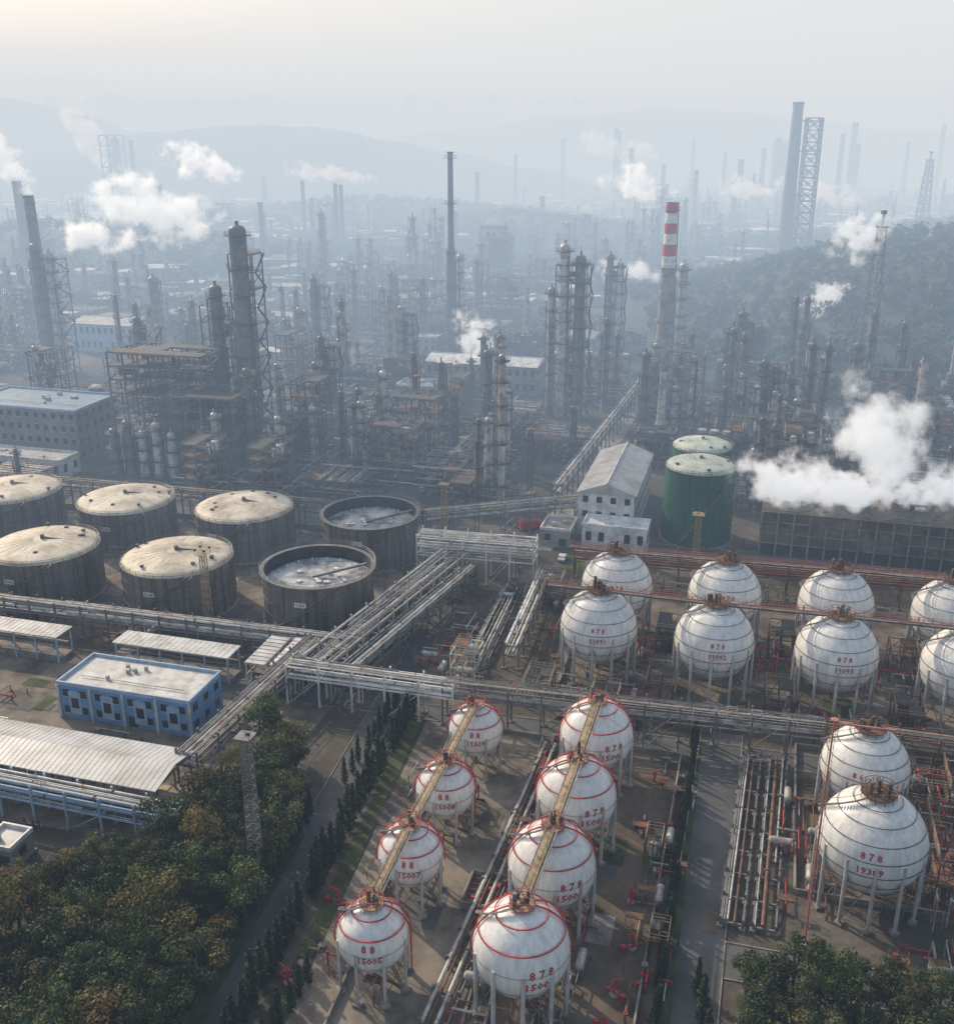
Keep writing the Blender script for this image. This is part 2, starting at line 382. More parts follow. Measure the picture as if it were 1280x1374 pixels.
def dike(name,pts,h=.9,m='concrete'):
    mb=MB()
    for i in range(len(pts)):
        p,q=pts[i],pts[(i+1)%len(pts)]; dx,dy=q[0]-p[0],q[1]-p[1]; L=math.hypot(dx,dy)
        mb.box((p[0]+q[0])/2,(p[1]+q[1])/2,0,L,.3,h+.01*i,m,math.atan2(dy,dx))
    put(mb,name)
dike('containment_wall',[(-21,88),(-5,84),(12,164),(-4,168)])
dike('containment_wall',[(-2,84),(14,80),(36,158),(14,164)])
dike('containment_wall',[(46,123),(98,110),(118,148),(57,161)])
dike('containment_wall',[(15,178),(110,153),(128,206),(28,232)])
dike('containment_wall',[(-148,234),(-24,203),(-11,262),(-140,292)],1.4)
mb=MB()
mb.box(0,0,0,7,.3,1.3,'concrete'); mb.box(0,7,0,7,.3,1.3,'concrete'); mb.box(-3.5,3.5,0,.3,6.7,1.31,'concrete'); mb.box(3.5,3.5,0,.3,6.7,1.31,'concrete'); mb.box(0,3.5,0,6.7,6.7,.3,'rust')
for k in range(5): mb.tube((-3.2,1+k*1.2,.8),(3.2,1+k*1.2,.8),.12,'rust'); mb.cyl(-2+k,1+k*1.2,.8,.25,.8,'red_paint',8)
put(mb,'sump_pit',1,119,0,A)
# ---------------------------------------------------------------- spherical tanks
small=[(-13.3,106.5),(-9.4,122.3),(-4.9,137.8),(-.2,155)]
mid=[(5.5,102.9),(10.3,118.2),(15.1,134.2),(20,151.2)]
for i,(x,y) in enumerate(small):
    put(ball(4.6,'s',[('8 8',1.4,12,-2),('15005' if i==0 else '1500%d'%(6+i),1.3,-8,0)],R),'spherical_storage_tank',x,y)
for i,(x,y) in enumerate(mid):
    put(ball(6.05,'s',[('8 7 8',1.6,2,22),('1500%d'%(7-i),1.6,-14,20)],R),'spherical_storage_tank',x,y)
for row in ([(24.4,188.7),(46.2,182.3),(68.3,177.0),(90,171.2)],[(30.6,208.8),(53,203.7),(75.3,199),(97,193.5)]):
    for i,(x,y) in enumerate(row):
        put(ball(7.6,'big',[('8 7 8',1.3,14,-8),('1209%d'%(i+1),1.4,-2,-8)],R),'spherical_storage_tank',x,y)
put(ball(6.7,'big',[('8 6',1.3,12,-30),('15376',1.4,-5,-30)],R),'spherical_storage_tank',61.2,140.8)
put(ball(7.4,'big',[('8 7 8',1.4,12,-22),('19389',1.5,-5,-22)],R),'spherical_storage_tank',55.5,121.9)
def walkway(name,p,q,z,w=.9,m='ochre_paint',rm='ochre_paint'):
    dx,dy=q[0]-p[0],q[1]-p[1]; L=math.hypot(dx,dy); mb=MB()
    mb.box(0,L/2,0,w,L,.12,m)
    for g in (-1,1):
        mb.beam((g*w/2,0,-.2),(g*w/2,L,-.2),.22,m)
        for zz in (.55,1.1): mb.beam((g*w/2,0,zz),(g*w/2,L,zz),.06,rm)
        k=0
        while k<=L: mb.beam((g*w/2,k,0),(g*w/2,k,1.1),.06,rm); k+=1.5
    mb.tube((w*.9,0,.2),(w*.9,L,.2),.12,'silver_pipe'); mb.tube((-w*.8,0,-.1),(-w*.8,L,-.1),.1,'rust')
    put(mb,name,p[0],p[1],z,-math.atan2(dx,dy))
def chain(pts,z,e,**k):
    for i in range(len(pts)-1):
        p,q=Vector(pts[i]),Vector(pts[i+1]); d=(q-p).normalized()*e; walkway('walkway_bridge',p+d,q-d,z,**k)
chain(small,3+9.2+.3,1.6,w=.9); chain(mid,3+12.1+.3,1.6,w=1.)
chain([(12,192),(24.4,188.7),(46.2,182.3),(68.3,177.0),(90,171.2),(110,166)],3+15.2+.3,2.4,m='rust',rm='pink_paint')
chain([(18,212.5),(30.6,208.8),(53,203.7),(75.3,199),(97,193.5),(118,188)],3+15.2+.3,2.4,m='rust',rm='pink_paint')
# ---------------------------------------------------------------- cylindrical tanks
def tank(r,h,kind,rng):
    mb=MB()
    W='green_paint' if kind=='green' else 'tank_wall'; RF='green_roof' if kind=='green' else 'tank_roof'
    mb.cyl(0,0,0,r+.8,.5,'concrete',48)
    k=6 if kind!='green' else 9
    for i in range(k):
        o=.02*(k-i); mb.lathe(0,0,[(r+o,.5+(h-.5)*i/k),(r+o,.5+(h-.5)*(i+1)/k)],W,64)
    for i in range(40 if kind!='green' else 0):
        t=2*math.pi*i/40; mb.beam(((r+.14)*math.cos(t),(r+.14)*math.sin(t),.5),((r+.14)*math.cos(t),(r+.14)*math.sin(t),h-.3),.09,W)
    if kind=='open':
        mb.lathe(0,0,[(r-.15,h),(r-.15,h-3.)],'dark_steel',64); mb.lathe(0,0,[(r-.15,h-3),(r*.97,h-3.0),(r*.9,h-2.6),(r*.6,h-2.9),(.01,h-2.9)],'float_roof',64)
        mb.lathe(0,0,[(r-.15,h),(r+.9,h),(r+.9,h-.2),(r,h-.25)],'steel',64,False)
        for i in range(18):
            t=2*math.pi*i/18; mb.cyl(r*.8*math.cos(t),r*.8*math.sin(t),h-2.9,.15,.9,'white_panel',6)
        mb.beam((r*.9,0,h),(-r*.1,0,h-2.7),.5,'steel')
        for i in range(9): mb.box(rng.uniform(-r*.5,r*.5),rng.uniform(-r*.5,r*.5),h-2.9,1.2,.9,.4,'white_panel',rng.uniform(0,3))
    else:
        mb.dome(0,0,h,r+.05,1.9 if kind!='green' else 2.2,RF,64)
        mb.ring(0,0,h,r+.1,.18,W,48)
        for i in range(24):
            t=2*math.pi*i/24; P=[((r)*math.cos(a)*math.cos(t),(r)*math.cos(a)*math.sin(t),h+.03+(1.9 if kind!='green' else 2.2)*math.sin(a)) for a in (0,.35,.7,1.05,1.4)]
            for j in range(4): mb.beam(P[j],P[j+1],.05,RF)
        mb.cyl(0,0,h+1.7,.5,1.2,'steel',10)
        for i in range(7):
            t=rng.uniform(0,6.28); rr=r*rng.uniform(.55,.9); mb.cyl(rr*math.cos(t),rr*math.sin(t),h+.5,.3,1.,'steel',8); mb.box(rr*math.cos(t),rr*math.sin(t),h+1.4,.8,.8,.3,'dark_steel')
        mb.beam((r*.95,0,h+.5),(.5,0,h+2.2),.35,'steel')
    for q in (.6,1.15): mb.ring(0,0,h+q,r+(.85 if kind=='open' else 0),.05,'steel',48,3)
    for i in range(36):
        t=2*math.pi*i/36;ro=r+(.85 if kind=='open' else 0); mb.beam((ro*math.cos(t),ro*math.sin(t),h),(ro*math.cos(t),ro*math.sin(t),h+1.15),.06,'steel')
    for f in (.3,.55,.8): mb.ring(0,0,h*f,r+.22,.09,W if kind=='green' else 'steel',48,4)
    pr=None
    for k in range(44):
        t=-2.6+1.5*k/43; z=h*k/43; c,s_=math.cos(t)*(r+.75),math.sin(t)*(r+.75)
        mb.box(c,s_,z,.9,.35,.08,'steel',t)
        c*=(r+1.2)/(r+.75); s_*=(r+1.2)/(r+.75)
        if pr: mb.beam(pr,(c,s_,z+1),.06,'ochre_paint')
        pr=(c,s_,z+1)
    if kind!='green':
        t=-math.pi/2-.28; mb.box((r+.35)*math.cos(t),(r+.35)*math.sin(t),h*.62,.12,2.6,1.1,'white_panel',t)
        v,f=text_geo('T-%d'%rng.randrange(101,119),.9); c,s_=math.cos(t+math.pi/2),math.sin(t+math.pi/2)
        bx,by=(r+.45)*math.cos(t),(r+.45)*math.sin(t)
        mb.add([(bx+a*c,by+a*s_,h*.62+.25+bb) for a,bb,_ in v],f,'dark_steel')
    for i in range(6):
        t=-math.pi/2+rng.uniform(-1,1); c,s_=math.cos(t),math.sin(t); mb.tube((c*r,s_*r,1.2),(c*(r+4),s_*(r+4),1.2),.2,'steel'); mb.tube((c*(r+4),s_*(r+4),0),(c*(r+4),s_*(r+4),1.5),.25,'rust')
    return mb
for x,y,r,h,k in [(-102.5,229,12.6,11.6,'dome'),(-69,222,12.5,11.6,'dome'),(-35.7,215.4,12.1,12.3,'open'),(-127.5,271.5,12.5,11.,'dome'),(-94,263.5,12.6,11.,'dome'),(-61,257.4,12.7,11,'dome'),(-27.4,251.2,12,12,'open'),(59.3,264,9.1,20.3,'green'),(67.5,300,8.8,15.2,'green'),(-136,236,12.5,11.5,'dome'),(-160,279,12.5,11,'dome')]:
    put(tank(r,h,k,R),'storage_tank',x,y,0,R.uniform(-.3,.3) if k!='open' else .1)
# ---------------------------------------------------------------- pipe racks
W3=('silver_pipe','white_panel','silver_pipe','white_panel','silver_pipe','steel')
rack('pipe_rack',(-31,178),(-5,234),6.5,6.5,2,11,6,ms=W3,m='metal_roof')
rack('pipe_rack',(-25.5,176),(-1.5,228),3,4.5,2,5,6,ms=W3)
rack('pipe_rack',(-36,178),(-4,169.5),3.6,6,2,6,6,ms=W3,m='white_panel')
rack('pipe_rack',(-6,170.5),(60,156),3.6,6,2,7,6,ms=W3+('rust','ochre_paint'))
rack('pipe_rack',(60,156),(130,137),3.6,6,2,7,6,m='rust')
rack('pipe_rack',(-14,238),(14,232),6,7,3,9,5,ms=W3,m='white_panel')
rack('pipe_rack',(24,236),(130,212),3,5.5,2,5,8,m='rust',ms=('pink_paint','rust','silver_pipe'))
rack('pipe_rack',(35.2,116),(48.2,157),3,1.0,1,13,5,ms=PM)
rack('pipe_rack',(39.5,115),(52.5,156),3,.8,1,13,5,ms=W3+('rust','steel'))
rack('pipe_rack',(-5.5,98),(13.5,160),3.4,1.2,1,8,5,ms=('ochre_paint','silver_pipe','white_panel','rust'))
rack('pipe_rack',(0,192),(9,230),4.5,1.2,1,8,5,ms=W3)
rack('pipe_rack',(7,190),(16,228),3,3.2,2,5,5,ms=W3)
rack('pipe_rack',(23,284),(71,432),3,6,2,7,7,ms=W3)
rack('pipe_rack',(-48,148),(-33,190),4,5,2,6,6,ms=W3)
rack('pipe_rack',(-100,150),(-46,134),3.5,4,2,6,6,ms=('blue_light','white_panel','silver_pipe'),m='blue_light')
rack('pipe_rack',(-110,212),(-24,190),3,4.5,2,6,6,ms=W3)
rack('pipe_rack',(-165,300),(-14,262),4,6,2,7,7)
rack('pipe_rack',(-14,262),(28,274),4,6,2,7,7)
def pipework(w,d,dens,rng,ms=('rust','steel','silver_pipe','rust','silver_pipe','ochre_paint','red_paint'),zmax=3.):
    mb=MB()
    for i in range(int(dens*w*d/14)):
        x,y=rng.uniform(-w/2,w/2),rng.uniform(-d/2,d/2); z=rng.uniform(.3,zmax); r=rng.uniform(.06,.18); L=rng.uniform(2,9); m=rng.choice(ms)
        if rng.random()<.5: x2,y2=max(-w/2,min(w/2,x+rng.choice((-1,1))*L)),y
        else: x2,y2=x,max(-d/2,min(d/2,y+rng.choice((-1,1))*L))
        mb.tube((x,y,z),(x2,y2,z),r,m,5); mb.tube((x,y,0),(x,y,z+.4),r,m,5); mb.tube((x2,y2,0),(x2,y2,z),r,m,5)
        k=rng.random()
        if k<.25: mb.cyl(x,y,z+.3,.3,.1,'red_paint',8)
        elif k<.4: mb.box(x,y+1,0,rng.uniform(.6,1.6),rng.uniform(.6,1.6),rng.uniform(.5,1.5),rng.choice(['concrete','steel','rust']))
        elif k<.47: mb.drum(x,y,1.8,.6,3,'silver_pipe',rng.choice((0,1.57)))
        elif k<.52: mb.box(x,y,2.4,2.5,1.2,.08,'rust'); [mb.beam((x+a,y+b_,0),(x+a,y+b_,3.4),.08,'ochre_paint') for a in(-1.2,1.2) for b_ in(-.6,.6)]
    return mb
for (x,y,w,d,de,z) in [(35,196,22,10,2,5),(58,191,22,10,2,5),(80,185,22,10,2,5),(103,180,22,10,1.5,4),(36,172,24,9,1.8,4),(60,167,24,9,1.5,4),(86,160,24,9,1.5,4),(78,132,26,30,2.2,7),(66,130,8,30,2,6),(50,132,8,30,1.2,3),(4,128,3,60,.8,2),(22,210,8,20,.8,3),(20,182,14,16,1.,3),(12,110,6,30,.8,2),(28,130,5,54,.6,2),(-15,130,5,50,.6,2),(-48,236,110,5,.5,3),(-78,206,70,4,.7,3),(64,108,18,6,1.2,3),(-84,140,30,5,.8,3),(70,222,80,8,.9,4),(-60,160,36,6,.4,2),(-6,200,8,30,.9,3),(7,122,8,60,.6,2),(-8,132,7,60,.5,2),(-100,175,30,16,.4,2),(25,120,8,70,.3,1.5),(10,212,16,30,.5,3),(40,250,30,6,.6,3),(0,245,30,8,.6,4)]:
    put(pipework(w,d,de*1.4,R,zmax=z),'pipework',x,y,0,A)
for (x,y,w,d,h,m) in [(71,127,8,16,7,'rust'),(72,146,9,10,6,'rust'),(35.5,178,5,8,5,'rust'),(57,173,5,8,5,'rust'),(79,167,5,8,5,'rust'),(41,200,5,8,6,'rust'),(64,197,5,8,6,'rust'),(86,188,5,8,6,'rust'),(24,172,5,7,5,'steel'),(12,178,5,7,5,'steel'),(-2,188,5,7,6,'white_panel'),(17,222,6,6,7,'steel'),(-18,205,4,8,8,'steel'),(24.5,112,2.5,4,3,'rust'),(27,132,2.5,4,3,'rust'),(-1.5,144,2.5,4,3,'rust')]:
    mb=MB(); frame(mb,0,0,w,d,h,2,2,max(1,int(h/3)),m,.2,fill=.35); put(mb,'valve_platform',x,y,0,A)
for x,y in [(-24.5,106),(17.5,104),(22,121),(26,137),(30,150),(-20,121),(15.5,98),(21,112)]:
    mb=MB(); mb.cyl(0,0,0,.5,.3,'concrete',10); mb.cyl(0,0,.3,.14,1.6,'red_paint',8); mb.cyl(0,0,1.6,.3,.3,'red_paint',8); mb.tube((0,0,2.),(.9,.3,2.6),.13,'red_paint',8,.07)
    mb.tube((-1.2,0,.5),(1.2,0,.5),.12,'red_paint'); mb.ring(.0,-.3,1.3,.35,.04,'red_paint',10); mb.box(1.2,0,0,.5,.5,.8,'red_paint')
    put(mb,'fire_monitor',x,y,0,R.uniform(0,6),1.2)
# ---------------------------------------------------------------- masts, stacks, lattice towers
def mast(x,y,h,w0=1.4,w1=.7,m='rust'):
    mb=MB(); mb.box(0,0,0,w0*1.8,w0*1.8,.4,'concrete'); lattice(mb,0,0,.4,w0,w1,h,int(h/1.6),m,.085)
    mb.box(0,0,h+.4,w1*2.2,w1*2.2,.12,m)
    for k in (-1,1):
        for j in (-1,1):
            mb.beam((k*w1*1.1,j*w1*1.1,h+.4),(k*w1*1.1,j*w1*1.1,h+1.6),.07,m); mb.box(k*w1*1.,j*w1*1.,h+1.4,.5,.3,.4,'dark_steel')
        mb.beam((k*w1*1.1,-w1*1.1,h+1.5),(k*w1*1.1,w1*1.1,h+1.5),.06,m)
    mb.cyl(0,0,h+.4,.04,3,m,5); put(mb,'floodlight_mast',x,y,0,A)
mast(-32,124.5,25,1.7,1.1,'steel'); mast(-59,207.5,18,1.6,1.1,'ochre_paint'); mast(-8.6,259,16.5,1.6,1.2,'ochre_paint'); mast(56,247,12.5,1.6,1.4,'ochre_paint')
mast(-20,345,26,1.6,1.2); mast(16,300,20,1.6,1.2)
mb=MB(); mb.cyl(0,0,0,.17,35,'pink_paint',10,.12); mb.cyl(0,0,0,.8,.4,'concrete',12); mb.beam((.4,0,.4),(.3,0,34),.05,'pink_paint'); mb.beam((-.2,.3,.4),(-.2,.3,34),.05,'pink_paint')
for k in range(34): mb.beam((.35,-.2,1+k),(.35,.2,1+k),.05,'pink_paint')
mb.beam((0,0,34.6),(7,-1.8,34.6),.2,'pink_paint'); mb.cyl(0,0,35,.5,.15,'pink_paint',10); put(mb,'vent_pole',44.5,113)
mb=MB(); r0,r1,H=3.9,2.3,77.
def rr(z): return r0+(r1-r0)*z/H
zs=[0,25,51.5,56.2,60.8,65,69,73,77]; cs=['concrete','concrete','white_panel','red_paint','white_panel','red_paint','white_panel','red_paint']
for i,c in enumerate(cs): mb.lathe(0,0,[(rr(zs[i]),zs[i]),(rr(zs[i+1]),zs[i+1])],c,28)
mb.lathe(0,0,[(r1,H),(r1-.4,H),(r1-.4,H-3)],'dark_steel',28)
for z in (30,51.5,74): 
    mb.lathe(0,0,[(rr(z),z),(rr(z)+1.1,z),(rr(z)+1.1,z+.15),(rr(z),z+.15)],'steel',20,False); mb.ring(0,0,z+1.1,rr(z)+1.1,.07,'steel',20)
mb.beam((r0+.3,0,0),(r1+.3,0,H),.3,'dark_steel'); put(mb,'striped_chimney',77.7,432)
mb=MB(); mb.lathe(0,0,[(2.6,0),(2.2,50),(1.5,53),(1.2,94)],'steel',20); mb.cyl(0,0,94,1.5,.8,'dark_steel',14)
for z in (20,34,50,72,92): mb.lathe(0,0,[(1,z),(3.2,z),(3.2,z+.2),(1,z+.2)],'dark_steel',14,False); mb.ring(0,0,z+1.1,3.2,.08,'steel',14)
put(mb,'tall_stack',-12.2,502)
mb=MB(); column(mb,0,0,1.6,48,np=6); put(mb,'distillation_column',-8,505)
mb=MB(); mb.lathe(0,0,[(5.5,0),(4.6,60),(3.6,121)],'steel',24); mb.cyl(0,0,121,4,1.5,'dark_steel',20)
lattice(mb,12,0,0,11,10,112,14,'steel',.75)
for z in (30,60,90,110): mb.beam((0,0,z),(12,0,z),.9,'steel'); mb.box(12,0,z,12,12,.4,'dark_steel')
put(mb,'derrick_stack',225,784,0,-.1)
def flare(x,y,h,w,nm='flare_tower'):
    mb=MB(); lattice(mb,0,0,0,w,w*.38,h*.93,12,'steel',w*.045); mb.cyl(0,0,0,w*.08,h,'silver_pipe',10); mb.cyl(0,0,h,w*.14,h*.02,'dark_steel',10)
    for f in (.5,.93): mb.box(0,0,h*f,w*.6,w*.6,.3,'dark_steel')
    put(mb,nm,x,y,0,A)
flare(420,1020,84,14); flare(165,439,72,8.5)
def tower(x,y,w,h,nm='distillation_column',fr=True,n=1,r=2.6):
    mb=MB()
    for i in range(n):
        o=(i-(n-1)/2)*r*2.7; column(mb,o,0,r,h*(1-.06*(i%2)),R.choice(['silver_pipe','steel','steel']),7)
    if fr: frame(mb,0,r*1.2,w,w*.8,h*.9,2,1,max(3,int(h/6)),fill=.5)
    put(mb,nm,x,y,0,A)
tower(35,389,11.5,64,'distillation_tower',n=2,r=2.2); tower(61,469,8,52,'distillation_tower',n=2,r=1.7); tower(88,452,7,50,fr=False,r=2.2)
tower(-76,341,8.5,74,fr=True,r=3.2); tower(-86,347,11,55,'distillation_tower',n=1,r=2.4); tower(-191,469,12,56,'distillation_tower',n=2,r=2.6)
tower(-159,520,6,35,fr=False,r=3); tower(-73,485,7,40,'distillation_tower',n=2,r=1.6); tower(-88,480,5,22,fr=False,r=1.7); tower(-80,663,9,28,'distillation_tower',n=2,r=2)
tower(6.9,282,4,46,fr=False,r=1.05); tower(-68,350,3,29,fr=False,r=1.1); tower(-108,352,4,30,fr=False,r=1.3); tower(108,425,7,34,fr=True,r=2); tower(28,395,4,48,fr=False,r=1.6)
tower(50,400,4,36,fr=False,r=1.3);tower(120,450,8,26,n=2,r=1.7); tower(-54,372,7,34,'distillation_tower',n=2,r=1.5); tower(-30,440,7,34,'distillation_tower',n=2,r=1.5); tower(100,350,8,30,'distillation_tower',n=2,r=1.5); tower(-128,400,8,36,'distillation_tower',n=2,r=1.8); tower(140,380,7,30,n=1,r=1.8)
def stack(x,y,h,r,nm='chimney'):
    mb=MB(); mb.lathe(0,0,[(r*1.5,0),(r*1.1,h*.4),(r,h)],'steel',16); mb.cyl(0,0,h,r*1.12,r*.5,'dark_steel',14)
    for f in (.35,.7,.97): mb.lathe(0,0,[(r*.8,h*f),(r+1,h*f),(r+1,h*f+.2),(r*.8,h*f+.2)],'dark_steel',12,False)
    mb.beam((r*1.5+.2,0,0),(r+.3,0,h),.25,'dark_steel')
    put(mb,nm,x,y)
stack(-198,480,76,2.1); stack(-295,700,72,2.8)
for u,y,h,r in [(-.313,1300,92,3),(-.105,1700,88,4),(.0,1250,58,3),(.035,1500,72,3),(.078,1750,90,4.5),(.125,1600,106,3),(.128,1650,102,4.5),(.14,1450,80,3.5),(.196,1700,92,3),(.26,1500,80,4),(.272,1520,92,5),(.285,1550,78,4),(.33,1500,98,4),(.34,1520,112,5),(.345,1540,85,4),(.39,1700,85,3.5),(.42,1650,110,4.),(-.27,900,34,3),(-.2,820,52,2.2),(-.16,1000,60,2),(-.13,900,62,2),(-.125,920,60,2),(.24,1300,70,4),(-.42,1200,50,3),(.06,1100,40,3),(.20,1200,62,3),(.3,1200,62,3),(.17,1400,62,3),(.225,1600,74,3),(-.02,900,40,2)]:
    stack(u*y,y,h,r*.8)
for u,y,h in [(-.33,1350,98),(.275,1490,90),(-.37,1000,45),(.17,1150,50),(.1,900,38)]:
    mb=MB(); frame(mb,0,0,h*.22,h*.2,h,2,1,8,t=h*.014,fill=.4); column(mb,h*.05,0,h*.05,h*.95,'steel',4); put(mb,'process_tower',u*y,y,0,A)
# ---------------------------------------------------------------- named buildings
building('blue_office_building',-63.5,173.5,27.5,11.5,6.9,'blue_wall','white_panel',A,2,units=5,trim='blue_light',pil='white_panel')
mb=MB()
w,d,h=54,12,6.6
vs=[(-w/2,-d/2,h),(w/2,-d/2,h),(w/2,0,h+1.1),(-w/2,0,h+1.1),(w/2,d/2,h),(-w/2,d/2,h)]
mb.add(vs+[(a,b_,c-.18) for a,b_,c in vs],[(0,1,2,3),(3,2,4,5),(7,6,9,8),(8,9,11,10),(0,6,7,1),(5,4,10,11),(1,7,8,2),(2,8,10,4),(0,3,9,6),(3,5,11,9)],'metal_roof')
for i in range(55):
    xx=-w/2+w*i/54
    for g in (-1,1): mb.beam((xx,g*d/2,h+.02),(xx,0,h+1.12),.05,'metal_roof')
for i in range(10):
    xx=-w/2+.6+(w-1.2)*i/9
    for g in (-1,1): mb.box(xx,g*(d/2-.7),0,.3,.3,h-.05,'steel')
    mb.beam((xx,-d/2+.7,h-.4),(xx,d/2-.7,h-.4),.25,'steel')
mb.box(0,1,0,w-2,5,1.1,'concrete'); mb.box(0,2,1.1,w-6,1.5,.1,'ochre_paint')
for i in range(26): mb.cyl(-w/2+2+i*2,R.choice((0,2.5)),1.1,.2,3.5,R.choice(['steel','rust','ochre_paint']),6)
for zz in (2.1,3.): mb.beam((-w/2,-d/2+.3,zz),(w/2,-d/2+.3,zz),.09,'white_panel')
put(mb,'loading_shed',-74.8,151.4,0,A)
for i,(x,y,L) in enumerate([(-106,200.5,42),(-61,189.5,26)]):
    mb=MB(); mb.box(0,0,5.8,L,5.6,.28,'white_panel')
    for k in range(int(L/1.2)): mb.box(-L/2+.6+k*1.2,0,6.08,.1,5.6,.05,'white_panel')
    for k in range(int(L/5)+1):
        xx=-L/2+.4+k*(L-.8)/int(L/5)
        for g in (-1,1): mb.box(xx,g*2.3,0,.28,.28,5.8,'blue_light')
    pipes(mb,0,0,4,L,6,3.2,R,along='x'); mb.box(0,0,.0,L,4,.9,'concrete')
    put(mb,'platform_canopy',x,y,0,A)
for (x,y,w,d,h) in [(-41.5,185,4.2,12,6.8),(-36.4,184,4.2,12,6.8)]:
    mb=MB(); mb.box(0,0,h,w,d,.3,'white_panel')
    for g in (-1,1):
        for k in range(7): mb.box(g*(w/2-.2),-d/2+.3+k*(d-.6)/6,0,.25,.25,h,'white_panel')
        for zz in (2.2,4.4): mb.beam((g*(w/2-.2),-d/2,zz),(g*(w/2-.2),d/2,zz),.18,'white_panel')
    for k in range(9): mb.box(0,-d/2+k*d/8,h+.3,w,.12,.1,'metal_roof')
    mb.box(0,0,.0,w*.6,d*.8,4.5,'steel'); put(mb,'gantry_canopy',x,y,0,A)
building('shed_building',-80,133,9,6,3.8,'block_wall','grey_roof',A,1,units=2); building('shed_building',-71,131,5,5,3.4,'block_wall','metal_roof',A,1,units=1)
building('office_building',-150,350,44,24,17,'block_wall','blue_roof',A,4,units=6,trim='blue_light'); building('workshop_building',-146,322,34,10,6,'white_panel','metal_roof',A,1,units=3)
building('compressor_house',40,283,15,40,12.5,'white_panel','metal_roof',A,3,gable=3.); building('annex_building',37,258.5,17,8,6,'white_panel','white_panel',A,1,units=2)
building('substation_building',22,262,8,10,4.5,'block_wall','concrete',A,1,units=2)
building('workshop_building',4,440,48,20,12,'block_wall','white_panel',A,2,gable=2.,trim='blue_light')
building('control_building',-22,400,16,12,11,'block_wall','blue_roof',A,3,units=4)
building('warehouse_building',-182,525,34,22,14,'blue_light','metal_roof',A,2,gable=2.)
mb=MB(); L=88
mb.box(0,0,0,L,15,3.2,'dark_steel')
mb.box(0,0,3.2,L,15.6,8.6,'old_concrete')
for k in range(23): mb.box(-L/2+k*L/22,-7.95,0,.5,.4,11.8,'concrete')
for zz in (3.2,6,9,11.7): mb.box(0,-7.9,zz,L+.4,.35,.25,'concrete')
for k in range(6):
    xx=-L/2+L*(k+.5)/6; mb.lathe(xx,0,[(5.6,11.8),(4.9,12.8),(5.2,14.2)],'block_wall',28); mb.lathe(xx,0,[(4.9,13),(.1,13)],'dark_steel',28)
    mb.beam((xx-5,0,14.2),(xx+5,0,14.2),.4,'steel'); mb.cyl(xx,0,13.,.7,1.4,'steel',8)
for zz in (.6,1.2): mb.beam((-L/2,-7.8,11.9+zz),(L/2,-7.8,11.9+zz),.08,'ochre_paint')
put(mb,'cooling_tower',118,248,0,A)
def car(x,y,m,rot,truck=False):
    mb=MB(); L=7 if truck else 4.4; w=2.2 if truck else 1.8
    prof=[(-L/2,.45),(-L/2,.95),(-L*.3,1.0),(-L*.2,1.45),(L*.2,1.45),(L*.36,.95),(L/2,.8),(L/2,.45)] if not truck else [(-L/2,.6),(-L/2,2.7),(L*.2,2.7),(L*.2,1.0),(L*.24,1.0),(L*.24,2.3),(L*.42,2.3),(L/2,1.5),(L/2,.6)]
    n=len(prof); vs=[(a,-w/2,z) for a,z in prof]+[(a,w/2,z) for a,z in prof]
    mb.add(vs,[(i,i+n,(i+1)%n+n,(i+1)%n) for i in range(n)]+[tuple(range(n)),tuple(range(2*n-1,n-1,-1))],m)
    for a in (-L*.3,L*.3):
        for g in (-1,1): mb.tube((a,g*w/2-g*.2,.36),(a,g*w/2+g*.03,.36),.36 if not truck else .48,'tyre',14)
    if not truck:
        for g in (-1,1): mb.box(0,g*w/2,1.02,L*.36,.03,.33,'window')
        mb.beam((L*.34,0,1.),(L*.22,0,1.4),.5,'window')
    else: mb.box(L*.46,0,1.6,.1,w*.8,.55,'window')
    put(mb,'parked_truck' if truck else 'parked_car',x,y,.02,rot)
car(15,270,'red_paint',.3,True); car(22,248,'white_panel',1.3)
for i in range(6): car(16+i*2.6,172.5-i*.7,R.choice(['white_panel','steel','dark_steel','steel']),1.3)
